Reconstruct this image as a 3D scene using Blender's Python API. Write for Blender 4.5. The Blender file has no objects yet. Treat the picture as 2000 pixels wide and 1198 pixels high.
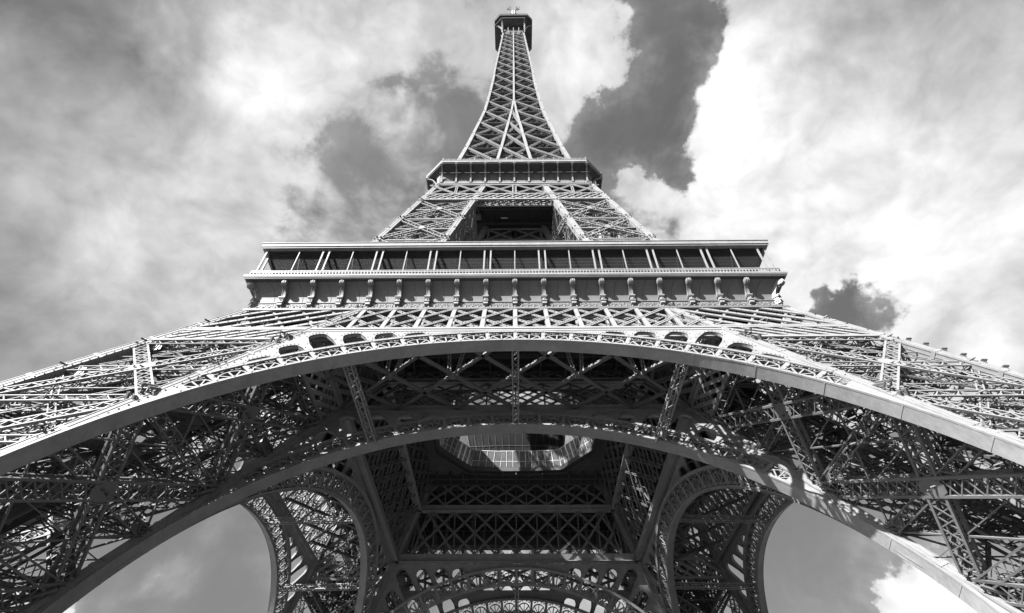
import bpy, math, random
import numpy as np
R_ = math.radians
C = bpy.context.scene.collection
random.seed(7); rng = np.random.RandomState(11)

# ------------------------------------------------------------------ camera
FPX, PITCH, CAMD, CAMZ = 1073.6, R_(47.55), 80.74, 1.6       # focal length in px at 2000 px width
cam = bpy.data.cameras.new("camera"); camo = bpy.data.objects.new("camera", cam); C.objects.link(camo)
cam.sensor_width = 36.0; cam.lens = FPX / 2000.0 * 36.0
cam.clip_start = 0.1; cam.clip_end = 20000
from mathutils import Matrix, Euler, Vector
fw = Vector((0, math.cos(PITCH), math.sin(PITCH))); up = Vector((0, -math.sin(PITCH), math.cos(PITCH)))
ri = Vector((1, 0, 0))
yaw = math.atan(6.0 / FPX)
fw2 = fw * math.cos(yaw) - ri * math.sin(yaw); ri2 = ri * math.cos(yaw) + fw * math.sin(yaw)
roll = R_(-0.34)
r3 = ri2 * math.cos(roll) + up * math.sin(roll); u3 = up * math.cos(roll) - ri2 * math.sin(roll)
M = Matrix((r3, u3, -fw2)).transposed().to_4x4(); M.translation = Vector((0, -CAMD, CAMZ))
camo.matrix_world = M
bpy.context.scene.camera = camo

# ------------------------------------------------------------------ exposure, sun, sky
sc = bpy.context.scene
sc.view_settings.view_transform = 'Standard'; sc.view_settings.look = 'None'
sc.view_settings.exposure = 2.5; sc.view_settings.gamma = 1.0
SUN = Vector((-0.585, -0.545, 0.60)).normalized()
sl = bpy.data.lights.new("sun", 'SUN'); sl.energy = 5.0; sl.angle = R_(0.53); sl.color = (1, 1, 1)
so = bpy.data.objects.new("sun", sl); C.objects.link(so)
so.rotation_euler = SUN.to_track_quat('Z', 'Y').to_euler(); so.location = SUN * 500

world = bpy.data.worlds.new("World"); sc.world = world; world.use_nodes = True
def pix_dir(px, py):                 # a direction in the sky
    d = fw2 * FPX + r3 * (px - 1000) + u3 * (599 - py)
    return d.normalized()
def build_sky():
    nt = world.node_tree; N = nt.nodes; L = nt.links; N.clear()
    def nd(t, **k):
        n = N.new(t)
        for a, b in k.items(): setattr(n, a, b)
        return n
    def val(x, sock):
        if isinstance(x, (int, float)): sock.default_value = x
        elif isinstance(x, (tuple, Vector)): sock.default_value = tuple(x)
        else: L.new(x, sock)
    def m(op, a, b=0.0, c=0.0, clamp=False):
        n = nd('ShaderNodeMath', operation=op, use_clamp=clamp)
        val(a, n.inputs[0]); val(b, n.inputs[1]); val(c, n.inputs[2]); return n.outputs[0]
    def vm(op, a, b=(0, 0, 0)):
        n = nd('ShaderNodeVectorMath', operation=op)
        val(a, n.inputs[0]); val(b, n.inputs[1]); return n
    def sm(x, lo, hi, a=0.0, b=1.0):
        n = nd('ShaderNodeMapRange', interpolation_type='SMOOTHSTEP')
        val(x, n.inputs[0]); n.inputs[1].default_value = lo; n.inputs[2].default_value = hi
        n.inputs[3].default_value = a; n.inputs[4].default_value = b; return n.outputs[0]
    tc = nd('ShaderNodeTexCoord'); D = tc.outputs['Generated']
    dn = vm('NORMALIZE', D).outputs[0]
    # clear sky: physical daylight seen through the red filter of black-and-white film
    sky = nd('ShaderNodeTexSky', sky_type='NISHITA', sun_disc=False)
    sky.sun_elevation = math.asin(SUN.z); sky.sun_rotation = math.atan2(SUN.x, SUN.y)
    sky.altitude = 50; sky.air_density = 1.3; sky.dust_density = 8.0; sky.ozone_density = 1.5
    sp = nd('ShaderNodeSeparateColor'); L.new(sky.outputs[0], sp.inputs[0])
    clear = m('ADD', m('MULTIPLY', sp.outputs[0], 1.15), m('MULTIPLY', sp.outputs[1], 0.02))
    # cloud deck: noise on the layer overhead
    xyz = nd('ShaderNodeSeparateXYZ'); L.new(dn, xyz.inputs[0])
    inv = m('DIVIDE', 1.0, m('ADD', m('MAXIMUM', xyz.outputs[2], 0.02), 0.35))
    P = vm('SCALE', dn); L.new(inv, P.inputs['Scale']); P = P.outputs[0]
    def noise(vec, s, det, rough, dist=0.0, off=(0, 0, 0)):
        v = vm('ADD', vec, off).outputs[0]
        n = nd('ShaderNodeTexNoise', noise_dimensions='3D'); L.new(v, n.inputs['Vector'])
        n.inputs['Scale'].default_value = s; n.inputs['Detail'].default_value = det
        n.inputs['Roughness'].default_value = rough; n.inputs['Distortion'].default_value = dist
        return n
    def billow(vec, s, det, off):                   # cauliflower heads
        v = vm('ADD', vec, off).outputs[0]
        n = nd('ShaderNodeTexVoronoi', voronoi_dimensions='3D', feature='F1'); L.new(v, n.inputs['Vector'])
        n.inputs['Scale'].default_value = s; n.inputs['Detail'].default_value = det; n.inputs['Roughness'].default_value = .55
        n.normalize = True
        return m('SUBTRACT', 1.0, n.outputs['Distance'])
    P = vm('MULTIPLY', dn, (1.0, 1.0, 1.25)).outputs[0]
    warp = noise(P, 4.0, 3, 0.5, 0, (3, 1, 7)).outputs['Color']
    wv = vm('SCALE', vm('SUBTRACT', warp, (0.5, 0.5, 0.5)).outputs[0]); wv.inputs['Scale'].default_value = 0.14
    PW = vm('ADD', P, wv.outputs[0]).outputs[0]
    n1 = noise(PW, 5.5, 10, 0.56, 0.0, (5.3, 2.1, 0)).outputs[0]
    bl = billow(PW, 7.0, 3, (2.2, 0.4, 1.1))
    sd = tuple(SUN * 0.035)
    blb = billow(PW, 7.0, 2, (2.2 + sd[0], 0.4 + sd[1], 1.1 + sd[2]))
    n2 = noise(PW, 22.0, 7, 0.62, 0.0, (1.7, 8.2, 3.3)).outputs[0]
    wn = noise(dn, 5.0, 6, 0.6, 0, (9, 4, 2)).outputs['Color']
    ws = vm('SCALE', vm('SUBTRACT', wn, (0.5, 0.5, 0.5)).outputs[0]); ws.inputs['Scale'].default_value = 0.30
    dw = vm('NORMALIZE', vm('ADD', dn, ws.outputs[0]).outputs[0]).outputs[0]
    def blobs(lst):
        s = None
        for px, py, rad, amp in lst:
            d = pix_dir(px, py); k = 1.0 / (math.radians(rad) ** 2)
            dot = vm('DOT_PRODUCT', dw, tuple(d)).outputs['Value']
            e = m('EXPONENT', m('MULTIPLY_ADD', dot, 2 * k, -2 * k))
            s = m('MULTIPLY_ADD', e, amp, s if s is not None else 0.0)
        return s
    cover = blobs(COVER); glow = blobs(GLOW)
    soft = blobs(SOFT)
    f = m('ADD', cover, m('ADD', m('MULTIPLY', m('SUBTRACT', n1, 0.5), 1.7), m('ADD', m('MULTIPLY', m('SUBTRACT', bl, 0.62), 0.9), m('MULTIPLY', m('SUBTRACT', n2, 0.5), 0.5))))
    dens = sm(m('DIVIDE', m('SUBTRACT', f, 0.0), m('ADD', 0.46, m('MULTIPLY', soft, 0.5))), 0.0, 1.0)
    nv = noise(PW, 3.2, 10, 0.62, 0.6, (11, 3, 5)).outputs[0]
    veil = m('MULTIPLY', sm(m('ADD', nv, m('MULTIPLY', f, 0.22)), 0.30, 0.75), 0.32)
    dens = m('MAXIMUM', dens, veil)
    relief = m('MULTIPLY', m('SUBTRACT', bl, blb), 1.0)
    tex = m('ADD', m('MULTIPLY', m('SUBTRACT', n1, 0.5), 1.15), m('ADD', m('MULTIPLY', m('SUBTRACT', n2, 0.5), 0.5), m('ADD', relief, m('MULTIPLY', m('SUBTRACT', bl, 0.62), 0.55))))
    lum = m('MULTIPLY', m('ADD', 0.42, glow), m('ADD', 1.0, tex))
    lum = m('MAXIMUM', lum, 0.08)
    cl = m('MULTIPLY', lum, CLOUD_GAIN)
    cl_clear = m('MULTIPLY', clear, SKY_GAIN)
    mix = nd('ShaderNodeMix', data_type='FLOAT'); L.new(dens, mix.inputs[0]); L.new(cl_clear, mix.inputs[2]); L.new(cl, mix.inputs[3])
    out = nd('ShaderNodeCombineColor')
    for i in range(3): L.new(mix.outputs[0], out.inputs[i])
    bg = nd('ShaderNodeBackground'); L.new(out.outputs[0], bg.inputs[0]); bg.inputs[1].default_value = 0.06
    wo = nd('ShaderNodeOutputWorld'); L.new(bg.outputs[0], wo.inputs[0])
CLOUD_GAIN, SKY_GAIN = 2.95, 0.42
COVER = [(100, 250, 17, .8), (-250, 650, 18, .55), (560, 130, 9, .8), (700, 30, 8, .6), (400, 480, 11, .55), (1130, 120, 5.5, .85), (1080, 40, 5, .6), (200, 30, 10, .4),
         (1500, 60, 5, .9), (1640, 250, 14, 1.0), (1880, 80, 12, .8), (1470, 420, 7, .8), (1920, 450, 12, .7), (1240, 350, 2.0, .9), (1150, 265, 3.0, -.75), (1215, 250, 3.0, -.6), (1750, 500, 9, .35), (1600, 480, 5, .4),
         (640, 295, 3.6, -.72), (760, 250, 4, -.12), (770, 110, 3.0, -.6), (540, 390, 2.2, -.6), (880, 190, 4, -.5), (1325, 120, 4.2, -1.3), (1290, 250, 4.2, -.9), (1280, 10, 4, -.8), (1345, 330, 1.8, -.6),
         (1665, 600, 2.4, -1.5), (1800, 530, 1.7, -1.1), (1740, 590, 2.0, -.6), (1995, 0, 2.5, -.9),
         (350, 1130, 12, -1.0), (1600, 1080, 10, -1.0), (1810, 1175, 4.2, 2.1), (1700, 1190, 2, .9), (310, 1095, 1.4, 1.0), (350, 1130, 1.1, .7), (120, 1208, 2.4, 1.6), (380, 1025, 1.4, .7), (1000, 1330, 14, .5)]
GLOW = [(560, 130, 7, .42), (720, 20, 5, .22), (1440, 130, 4.5, .25), (1380, 400, 6, .22), (1750, 350, 22, .34), (1830, 640, 5, .2), (1650, 110, 6, -.2), (1110, 110, 6, .3),
        (0, 0, 18, -.24), (-50, 640, 14, -.10), (1820, 1170, 7, .6), (1990, 720, 7, -.15), (2050, 0, 10, -.25), (1000, 1330, 16, .3), (120, 1200, 4, .5), (330, 1110, 3, .25), (480, 480, 9, .12), (330, 380, 14, .30), (1720, 400, 20, .16), (1450, 240, 5, .08)]
SOFT = [(150, 450, 22, .7), (1000, 1330, 14, 1.0), (250, 50, 12, .6), (690, 260, 6, .7), (1850, 300, 14, .3)]
build_sky()

# ------------------------------------------------------------------ materials
def paint(name, col, rough=0.5, var=0.12, streak=0.0, panel=0.0):
    mt = bpy.data.materials.new(name); mt.use_nodes = True
    nt = mt.node_tree; N = nt.nodes; L = nt.links; b = N['Principled BSDF']
    tc = N.new('ShaderNodeTexCoord')
    n = N.new('ShaderNodeTexNoise'); n.inputs['Scale'].default_value = 0.55; n.inputs['Detail'].default_value = 7; n.inputs['Roughness'].default_value = .65
    L.new(tc.outputs['Object'], n.inputs['Vector'])
    mp = N.new('ShaderNodeMapping'); mp.inputs['Scale'].default_value = (3.0, 3.0, 0.25); L.new(tc.outputs['Object'], mp.inputs[0])
    n2 = N.new('ShaderNodeTexNoise'); n2.inputs['Scale'].default_value = 1.4; n2.inputs['Detail'].default_value = 5; L.new(mp.outputs[0], n2.inputs['Vector'])
    mx = N.new('ShaderNodeMath'); mx.operation = 'MULTIPLY_ADD'; L.new(n2.outputs[0], mx.inputs[0]); mx.inputs[1].default_value = streak; L.new(n.outputs[0], mx.inputs[2])
    r = N.new('ShaderNodeMapRange'); L.new(mx.outputs[0], r.inputs[0])
    r.inputs[1].default_value = 0.3 + streak * .35; r.inputs[2].default_value = 0.7 + streak * .65
    r.inputs[3].default_value = col * (1 - var); r.inputs[4].default_value = col * (1 + var)
    cc = N.new('ShaderNodeCombineColor')
    for i in range(3): L.new(r.outputs[0], cc.inputs[i])
    L.new(cc.outputs[0], b.inputs['Base Color'])
    b.inputs['Roughness'].default_value = rough
    b.inputs['Specular IOR Level'].default_value = 0.25
    return mt
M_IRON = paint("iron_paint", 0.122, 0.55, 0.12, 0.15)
M_PLATE = paint("iron_plate_paint", 0.125, 0.5, 0.24, 0.6)
M_COVE = paint("cove_paint", 0.07, 0.6, 0.16, 0.5)  # cove and frieze, a tone darker than the plates
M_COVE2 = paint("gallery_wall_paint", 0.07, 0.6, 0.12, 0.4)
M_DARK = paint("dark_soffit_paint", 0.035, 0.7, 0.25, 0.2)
M_SHADED = paint("shaded_iron_paint", 0.075, 0.6, 0.2, 0.4)  # darker copy of the iron, shade of inner and underside members painted in
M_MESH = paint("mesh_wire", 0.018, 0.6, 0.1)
M_SHADED_DARK = paint("shaded_dark_iron", 0.04, 0.6, 0.1)  # leg and shaft interiors with shade put into the colour; also dark mullions
M_STONE = paint("masonry", 0.35, 0.85, 0.2)
M_WHITE = paint("white_paint", 0.4, 0.4, 0.05)
def glass_mat(name, col, rough, spec=0.8, alpha=1.0):
    mt = paint(name, col, rough, 0.25)
    b = mt.node_tree.nodes['Principled BSDF']; b.inputs['Specular IOR Level'].default_value = spec; b.inputs['Alpha'].default_value = alpha
    return mt
M_GLASS = glass_mat("balustrade_glass", 0.11, 0.12, 1.0, 0.75)
M_PAV = glass_mat("pavilion_glass", 0.012, 0.6, 0.0)
def ground_mat():
    mt = bpy.data.materials.new("gravel_ground"); mt.use_nodes = True
    nt = mt.node_tree; N = nt.nodes; L = nt.links; b = N['Principled BSDF']
    tc = N.new('ShaderNodeTexCoord'); n = N.new('ShaderNodeTexNoise'); n.inputs['Scale'].default_value = 0.08; n.inputs['Detail'].default_value = 12
    L.new(tc.outputs['Object'], n.inputs['Vector'])
    r = N.new('ShaderNodeValToRGB'); r.color_ramp.elements[0].color = (.055,.055,.055,1); r.color_ramp.elements[1].color = (.105,.105,.105,1)
    L.new(n.outputs[0], r.inputs[0]); L.new(r.outputs[0], b.inputs['Base Color']); b.inputs['Roughness'].default_value = .95
    return mt
M_GROUND = ground_mat()

# ------------------------------------------------------------------ mesh builder
def nrm(v):
    v = np.asarray(v, float); return v / (np.linalg.norm(v, axis=-1, keepdims=True) + 1e-12)
def A3(*v): return np.array(v, float)
class MB:
    def __init__(s): s.bars = []; s.V = []; s.F = []; s.n = 0
    def bar(s, p, q, w, h=None, n=(0, 0, 1)):
        s.bars.append((*p, *q, w, w if h is None else h, *n))
    def raw(s, verts, faces):
        b = s.n; s.V.extend(tuple(map(float, v)) for v in verts); s.n += len(verts)
        s.F.extend(tuple(i + b for i in f) for f in faces)
    def prism(s, poly, ext):                       # polygon extruded by a vector
        poly = [np.asarray(p, float) for p in poly]; e = np.asarray(ext, float); k = len(poly)
        s.raw(poly + [p + e for p in poly], [tuple(range(k - 1, -1, -1)), tuple(range(k, 2 * k))] + [(i, (i + 1) % k, (i + 1) % k + k, i + k) for i in range(k)])
    def box(s, c, sx, sy, sz):
        x, y, z = c
        s.prism([(x - sx / 2, y - sy / 2, z - sz / 2), (x + sx / 2, y - sy / 2, z - sz / 2), (x + sx / 2, y + sy / 2, z - sz / 2), (x - sx / 2, y + sy / 2, z - sz / 2)], (0, 0, sz))
    def strip(s, a, b, ext=None):                  # sheet between two polylines, optional thickness
        k = len(a); a = [np.asarray(p, float) for p in a]; b = [np.asarray(p, float) for p in b]
        if ext is None:
            s.raw(a + b, [(i, i + 1, k + i + 1, k + i) for i in range(k - 1)]); return
        e = np.asarray(ext, float); e = e if e.ndim == 2 else np.repeat(e[None], k, 0)
        V = a + b + [p + e[i] for i, p in enumerate(a)] + [p + e[i] for i, p in enumerate(b)]
        F = []
        for i in range(k - 1):
            F += [(i, i + 1, k + i + 1, k + i), (2 * k + i + 1, 2 * k + i, 3 * k + i, 3 * k + i + 1), (i + 1, i, 2 * k + i, 2 * k + i + 1), (k + i, k + i + 1, 3 * k + i + 1, 3 * k + i)]
        F += [(0, k, 3 * k, 2 * k), (k - 1, 3 * k - 1, 4 * k - 1, 2 * k - 1)]
        s.raw(V, F)
    def cyl(s, p, q, r, k=12, r2=None):
        p = A3(*p); q = A3(*q); d = nrm(q - p); a = A3(0, 0, 1) if abs(d[2]) < .9 else A3(1, 0, 0)
        u = nrm(np.cross(d, a)); v = np.cross(d, u); r2 = r if r2 is None else r2
        ring = [(math.cos(2 * math.pi * i / k), math.sin(2 * math.pi * i / k)) for i in range(k)]
        V = [p + r * (c * u + t * v) for c, t in ring] + [q + r2 * (c * u + t * v) for c, t in ring]
        s.raw(V, [tuple(range(k)), tuple(range(2 * k - 1, k - 1, -1))] + [(i, i + k, (i + 1) % k + k, (i + 1) % k) for i in range(k)])
    def stud(s, p, n, r):                          # small dome-like lamp or rivet head
        p = A3(*p); n = nrm(n); a = A3(1, 0, 0) if abs(n[0]) < .9 else A3(0, 0, 1)
        u = nrm(np.cross(n, a)); v = np.cross(n, u)
        V = [p + r * (math.cos(t) * u + math.sin(t) * v) for t in np.arange(6) * math.pi / 3]
        V += [p + n * r * .7 + .65 * r * (math.cos(t) * u + math.sin(t) * v) for t in np.arange(6) * math.pi / 3]
        s.raw(V, [(i, (i + 1) % 6, (i + 1) % 6 + 6, i + 6) for i in range(6)] + [tuple(range(6, 12))])
    def mesh(s, name, mat):
        B = np.array(s.bars, float).reshape(-1, 11)
        p = B[:, 0:3]; q = B[:, 3:6]; w = B[:, 6:7] / 2; h = B[:, 7:8] / 2; n = B[:, 8:11]
        d = nrm(q - p); bad = np.abs((nrm(n) * d).sum(1)) > .985
        n = n.copy(); n[bad] = np.where(np.abs(d[bad][:, 1:2]) < .8, [[0, 1., 0]], [[1., 0, 0]])
        t = nrm(np.cross(d, n)); u = np.cross(t, d)
        cs = [p - w * t - h * u, p + w * t - h * u, p + w * t + h * u, p - w * t + h * u]
        ce = [c + (q - p) for c in cs]
        BV = np.stack(cs + ce, 1).reshape(-1, 3)
        base = (np.arange(len(B)) * 8)[:, None, None]
        BF = (base + np.array([[3, 2, 1, 0], [4, 5, 6, 7], [0, 1, 5, 4], [1, 2, 6, 5], [2, 3, 7, 6], [3, 0, 4, 7]])[None]).reshape(-1, 4)
        RV = np.array(s.V, float).reshape(-1, 3)
        V = np.vstack([BV, RV]); off = len(BV)
        lens = [4] * len(BF) + [len(f) for f in s.F]
        loops = np.concatenate([BF.ravel()] + [np.array([i + off for f in s.F for i in f], int)]) if s.F else BF.ravel()
        me = bpy.data.meshes.new(name)
        me.vertices.add(len(V)); me.vertices.foreach_set('co', V.ravel())
        me.loops.add(len(loops)); me.loops.foreach_set('vertex_index', loops.astype(np.int32))
        me.polygons.add(len(lens)); st = np.concatenate([[0], np.cumsum(lens)[:-1]])
        me.polygons.foreach_set('loop_start', st.astype(np.int32))
        me.polygons.foreach_set('use_smooth', np.zeros(len(lens), bool)); me.update(calc_edges=True); me.validate(); me.shade_flat()
        me.materials.append(mat)
        return me
    def obj(s, name, mat, parent=None, loc=None, rot=0.0, barmat=None):
        o = bpy.data.objects.new(name, s.mesh(name, mat))
        C.objects.link(o); o.parent = parent
        if barmat:
            o.data.materials.append(barmat); o.data.polygons.foreach_set('material_index', np.array([1] * (6 * len(s.bars)) + [0] * len(s.F), np.int32))
        if loc: o.location = loc
        o.rotation_euler.z = rot
        return o
def copy(o, parent, rot=None, deep=True):
    c = o.copy(); C.objects.link(c); c.parent = parent
    if rot is not None: c.rotation_euler.z = rot
    if deep:
        for ch in list(o.children): copy(ch, c)
    return c
def four(o, parent):                               # the same part on the other three sides
    return [o] + [copy(o, parent, k * math.pi / 2) for k in (1, 2, 3)]

# lattice members
def girder(mb, a, b, w, h, n, chord=.16, lace=.08, pitch=None, sides=4, cross=False):
    a = A3(*a); b = A3(*b); d = nrm(b - a); n = nrm(n); n = nrm(n - d * (n @ d)); t = np.cross(d, n); L = np.linalg.norm(b - a)
    k = max(2, int(round(L / (pitch or w * 1.05))))
    for sa in (-1, 1):
        for sb in (-1, 1):
            o = t * sa * w / 2 + n * sb * h / 2; mb.bar(a + o, b + o, chord, chord, n)
    for i in range(k):
        p = a + d * L * i / k; q = a + d * L * (i + 1) / k; f = 1 if i % 2 else -1
        for sb in (-1, 1):
            mb.bar(p + t * f * w / 2 + n * sb * h / 2, q - t * f * w / 2 + n * sb * h / 2, lace, lace * .5, n)
            if cross: mb.bar(p - t * f * w / 2 + n * (sb * h / 2 + .05), q + t * f * w / 2 + n * (sb * h / 2 + .05), lace, lace * .5, n)
            if sides == 4: mb.bar(p + n * f * h / 2 + t * sb * w / 2, q - n * f * h / 2 + t * sb * w / 2, lace, lace * .5, t)
def flat(mb, a, b, w, n, chord=.1, lace=.06, pitch=None, studs=0):
    a = A3(*a); b = A3(*b); d = nrm(b - a); n = nrm(n); n = nrm(n - d * (n @ d)); t = np.cross(d, n); L = np.linalg.norm(b - a)
    k = max(2, int(round(L / (pitch or w * 1.1))))
    for sa in (-1, 1): mb.bar(a + t * sa * w / 2, b + t * sa * w / 2, chord, chord, n)
    for i in range(k):
        f = 1 if i % 2 else -1
        mb.bar(a + d * L * i / k + t * f * w / 2, a + d * L * (i + 1) / k - t * f * w / 2, lace, lace * .6, n)
def studs(mb, a, b, n, step=.8, r=.09, off=0.0):
    a = A3(*a); b = A3(*b); L = np.linalg.norm(b - a); k = max(1, int(L / step)); n = nrm(n)
    for i in range(k): mb.stud(a + (b - a) * (i + .5) / k + n * off, n, r)
def dlattice(mb, lo, hi, n, depth_n, w, th, n_cells, x0, x1, double=True, stud=False, lattice=False, verticals=0.0, w2=None):
    """crossed diagonals between two chord lines; lo(x), hi(x) give points; each diagonal spans two cells"""
    xs = np.linspace(x0, x1, n_cells + 1); span = 2 if double else 1
    def P(i, t):
        return lo(xs[0] + (xs[1] - xs[0]) * i) * (1 - t) + hi(xs[0] + (xs[1] - xs[0]) * i) * t
    for i in range(-span + 1, n_cells):
        for sgn in (1, -1):
            i0, i1 = (i, i + span) if sgn == 1 else (i + span, i)
            t0, t1 = 0.0, 1.0
            lim0, lim1 = 0, n_cells
            di = i1 - i0
            ta, tb = (lim0 - i0) / di, (lim1 - i0) / di
            t0 = max(0, min(ta, tb)); t1 = min(1, max(ta, tb))
            if t1 - t0 < .05: continue
            def Q(t):
                xa = xs[0] + (xs[1] - xs[0]) * (i0 + di * t); return lo(xa) * (1 - t) + hi(xa) * t
            a, b = Q(t0), Q(t1)
            off = nrm(n) * (0.03 if sgn == 1 else -th - .03)
            if lattice: flat(mb, a + off, b + off, w, n, chord=w * .28, lace=.07, pitch=w * .9)
            else: mb.bar(a + off, b + off, w if sgn == 1 or not w2 else w2, th, n)
            if stud: studs(mb, a, b, n, 0.95, .10, off=.03 + th / 2 if sgn == 1 else -.03 - th / 2)
    if verticals:
        for x in xs: mb.bar(lo(x), hi(x), verticals, th * 1.6, n)

# ------------------------------------------------------------------ tower profile
O1 = lambda z: 60.45 - .5053 * z
I1 = lambda z: O1(z) - (16.2 - .026 * z)
O2 = lambda z: float(np.interp(z, [52, 57.6, 79.66, 109.84, 130.8, 168.9, 180.3, 196.8, 223.9, 237.6, 266.2, 277], [34.17, 30.9, 24.86, 17.99, 14.11, 9.72, 8.95, 8.0, 6.87, 6.23, 4.94, 4.75]))
I2 = lambda z: float(np.interp(z, [57.6, 79.66, 109.85, 130.8, 180.2], [16.0, 11.85, 6.26, 4.05, 0.0]))
SL = 1.1204                                        # length along a leaning face per metre of height
NF = A3(0, -1 / SL, .5053 / SL)                    # outward normal of the lower front face
tower = bpy.data.objects.new("lattice_tower", None); C.objects.link(tower)
tower['label'] = "giant iron lattice tower on four arched legs seen from its foot"; tower['category'] = "tower"

ground = MB(); ground.raw([(-6000, -6000, 0), (6000, -6000, 0), (6000, 6000, 0), (-6000, 6000, 0)], [(0, 1, 2, 3)])
g = ground.obj("ground", M_GROUND); g['kind'] = 'structure'; g['label'] = "open gravel ground round the tower's feet"

# ------------------------------------------------------------------ lower legs
ZK = [3.0, 6.8, 18.2, 29.6, 41.7]
def leg_corner(kind, z):
    o, i = O1(z), I1(z)
    return {'OO': A3(-o, -o, z), 'OI': A3(-i, -o, z), 'IO': A3(-o, -i, z), 'II': A3(-i, -i, z)}[kind]
FACES = [('OO', 'OI', A3(0, -.893, .451), True), ('OO', 'IO', A3(-.893, 0, .451), True), ('IO', 'II', A3(0, .893, -.451), False), ('OI', 'II', A3(.893, 0, -.451), False)]
def box_rafter(mb, a, b, w, h, n):                 # riveted box girder with raised cover strips
    a = A3(*a); b = A3(*b); d = nrm(b - a); n = nrm(n); n = nrm(n - d * (n @ d)); t = np.cross(d, n)
    mb.bar(a, b, w, h, n)
    for s in (-1, 1):
        for x in (-.42, 0, .42) if w > .9 else (-.4, .4):
            mb.bar(a + n * s * (h / 2 + .02) + t * x * w, b + n * s * (h / 2 + .02) + t * x * w, .09, .05, n)
            mb.bar(a + t * s * (w / 2 + .02) + n * x * h, b + t * s * (w / 2 + .02) + n * x * h, .09, .05, t)
    L = np.linalg.norm(b - a)
    for i in range(1, int(L / 5.5)):
        p = a + d * 5.5 * i
        mb.bar(p - d * .18, p + d * .18, w + .1, h + .1, n)
def build_leg():
    leg = bpy.data.objects.new("leg", None); C.objects.link(leg); leg.parent = tower
    for kd in ('OO', 'OI', 'IO', 'II'):
        mb = MB(); c = leg_corner(kd, 1.5); mb.prism([(c[0] - 3.2, c[1] - 3.2, 0.01), (c[0] + 3.2, c[1] - 3.2, 0.01), (c[0] + 3.2, c[1] + 3.2, 0.01), (c[0] - 3.2, c[1] + 3.2, 0.01)], (0, 0, 2.6)); mb.obj("plinth", M_STONE, leg)
    for kd in ('OO', 'OI', 'IO', 'II'):
        r = MB(); zt = 53.6 if kd != 'II' else 58.0
        sx = .5 if kd in ('OO', 'IO') else 0.0; sy = .5 if kd in ('OO', 'OI') else 0.0
        o = A3(sx, sy, 0)
        box_rafter(r, leg_corner(kd, 2.0) + o, leg_corner(kd, zt) + o, 1.0, 1.0, (0, -1, 0) if kd in ('OO', 'OI') else (0, 1, 0))
        ns = [A3(0, -.893, .451)] if kd in ('OI', 'OO') else []
        if ns:
            for e in (-.46, .46): studs(r, leg_corner(kd, 8) + A3(sx + e, 0, 0), leg_corner(kd, 52) + A3(sx + e, 0, 0), ns[0], .75, .085, .05)
        r.obj("corner_rafter", M_PLATE, leg)
    for fi, (ka, kb, n, outer) in enumerate(FACES):
        f = MB(); cor = lambda k, z: leg_corner(k, z)
        ins = -n * .55
        zs = ZK if outer else ZK + [53.0]
        mid = lambda z: (cor(ka, z) + cor(kb, z)) / 2 + ins
        E = lambda k, z: cor(k, z) + ins
        for j in range(1, len(zs) - 1 + 0):
            z0, z1 = zs[j], zs[j + 1]
            girder(f, E(ka, z0), E(kb, z1), 1.2 if outer else 1.5, .8, n, .18 if outer else .22, .11 if outer else .1, .95, cross=True)
            girder(f, E(kb, z0), E(ka, z1), 1.2 if outer else 1.5, .7, n, .18 if outer else .22, .11 if outer else .1, .95, cross=True)
            zm = (z0 + z1) / 2
            girder(f, E(ka, zm), E(kb, zm), .95, .6, n, .12, .09, .85)
            girder(f, E(ka, z1), E(kb, z1), .95, .9, n, .14, .09, .85)
            for k_ in (ka, kb):                     # secondary struts and gussets
                if outer: flat(f, E(k_, zm), mid(z1), .5, n, .09, .06, .7); flat(f, E(k_, zm), mid(z0), .5, n, .09, .06, .7)
                else: f.bar(E(k_, zm), mid(z1), .14, .14, n); f.bar(E(k_, zm), mid(z0), .14, .14, n)
                for z_ in ((z0, z1, zm) if j == 1 else (z1, zm)):
                    e = E(k_, z_); m_ = mid(z_); d = nrm(m_ - e)
                    f.prism([e + d * .3 - A3(0, 0, .9) , e + d * 2.2 - A3(0, 0, .45), e + d * 2.2 + A3(0, 0, .45), e + d * .3 + A3(0, 0, .9)], n * .06)
            c = mid(zm); t = nrm(cor(kb, zm) - cor(ka, zm)); u = nrm(mid(z1) - mid(z0))
            for s_ in (-.45, .45):
                f.prism([c + t * 1.0 * math.cos(q) + u * 1.0 * math.sin(q) + n * s_ for q in np.arange(8) * math.pi / 4 + .39], n * .05)
            # thin tie rods and ladders
            f.bar(E(ka, z0 + 2.6), E(kb, z0 + 2.6), .1, .1, n); f.bar(E(ka, z1 - 2.7), E(kb, z1 - 2.7), .1, .1, n)
        f.obj("face_bracing", M_IRON if outer else M_SHADED, leg)
    # lattice bands across the top of the leg
    for fi, (ka, kb, n, outer) in enumerate(FACES):
        b = MB()
        for (z0, z1, nc, w, th) in ((42.3, 45.2, 7, .5, .14), (45.7, 52.2, 4, .6, .16)):
            for dn in (0.0, 1.0) if outer else (0.1,):
                for z in (z0, z1):
                    b.bar(leg_corner(ka, z) - n * (dn + .05), leg_corner(kb, z) - n * (dn + .05), .5 if z in (42.3, 45.2) else .4, .22, n)
                lo = lambda x, z0=z0, dn=dn: leg_corner(ka, z0) * (1 - x) + leg_corner(kb, z0) * x - n * (dn + .1)
                hi = lambda x, z1=z1, dn=dn: leg_corner(ka, z1) * (1 - x) + leg_corner(kb, z1) * x - n * (dn + .1)
                dlattice(b, lo, hi, n, 1, w, th, nc, 0, 1, stud=outer, w2=.3) if dn < .5 else None
            for x in np.linspace(0, 1, nc + 1):
                p = leg_corner(ka, z0) * (1 - x) + leg_corner(kb, z0) * x; b.bar(p, p - n * 1.0, .12, .12, (0, 0, 1))
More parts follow.
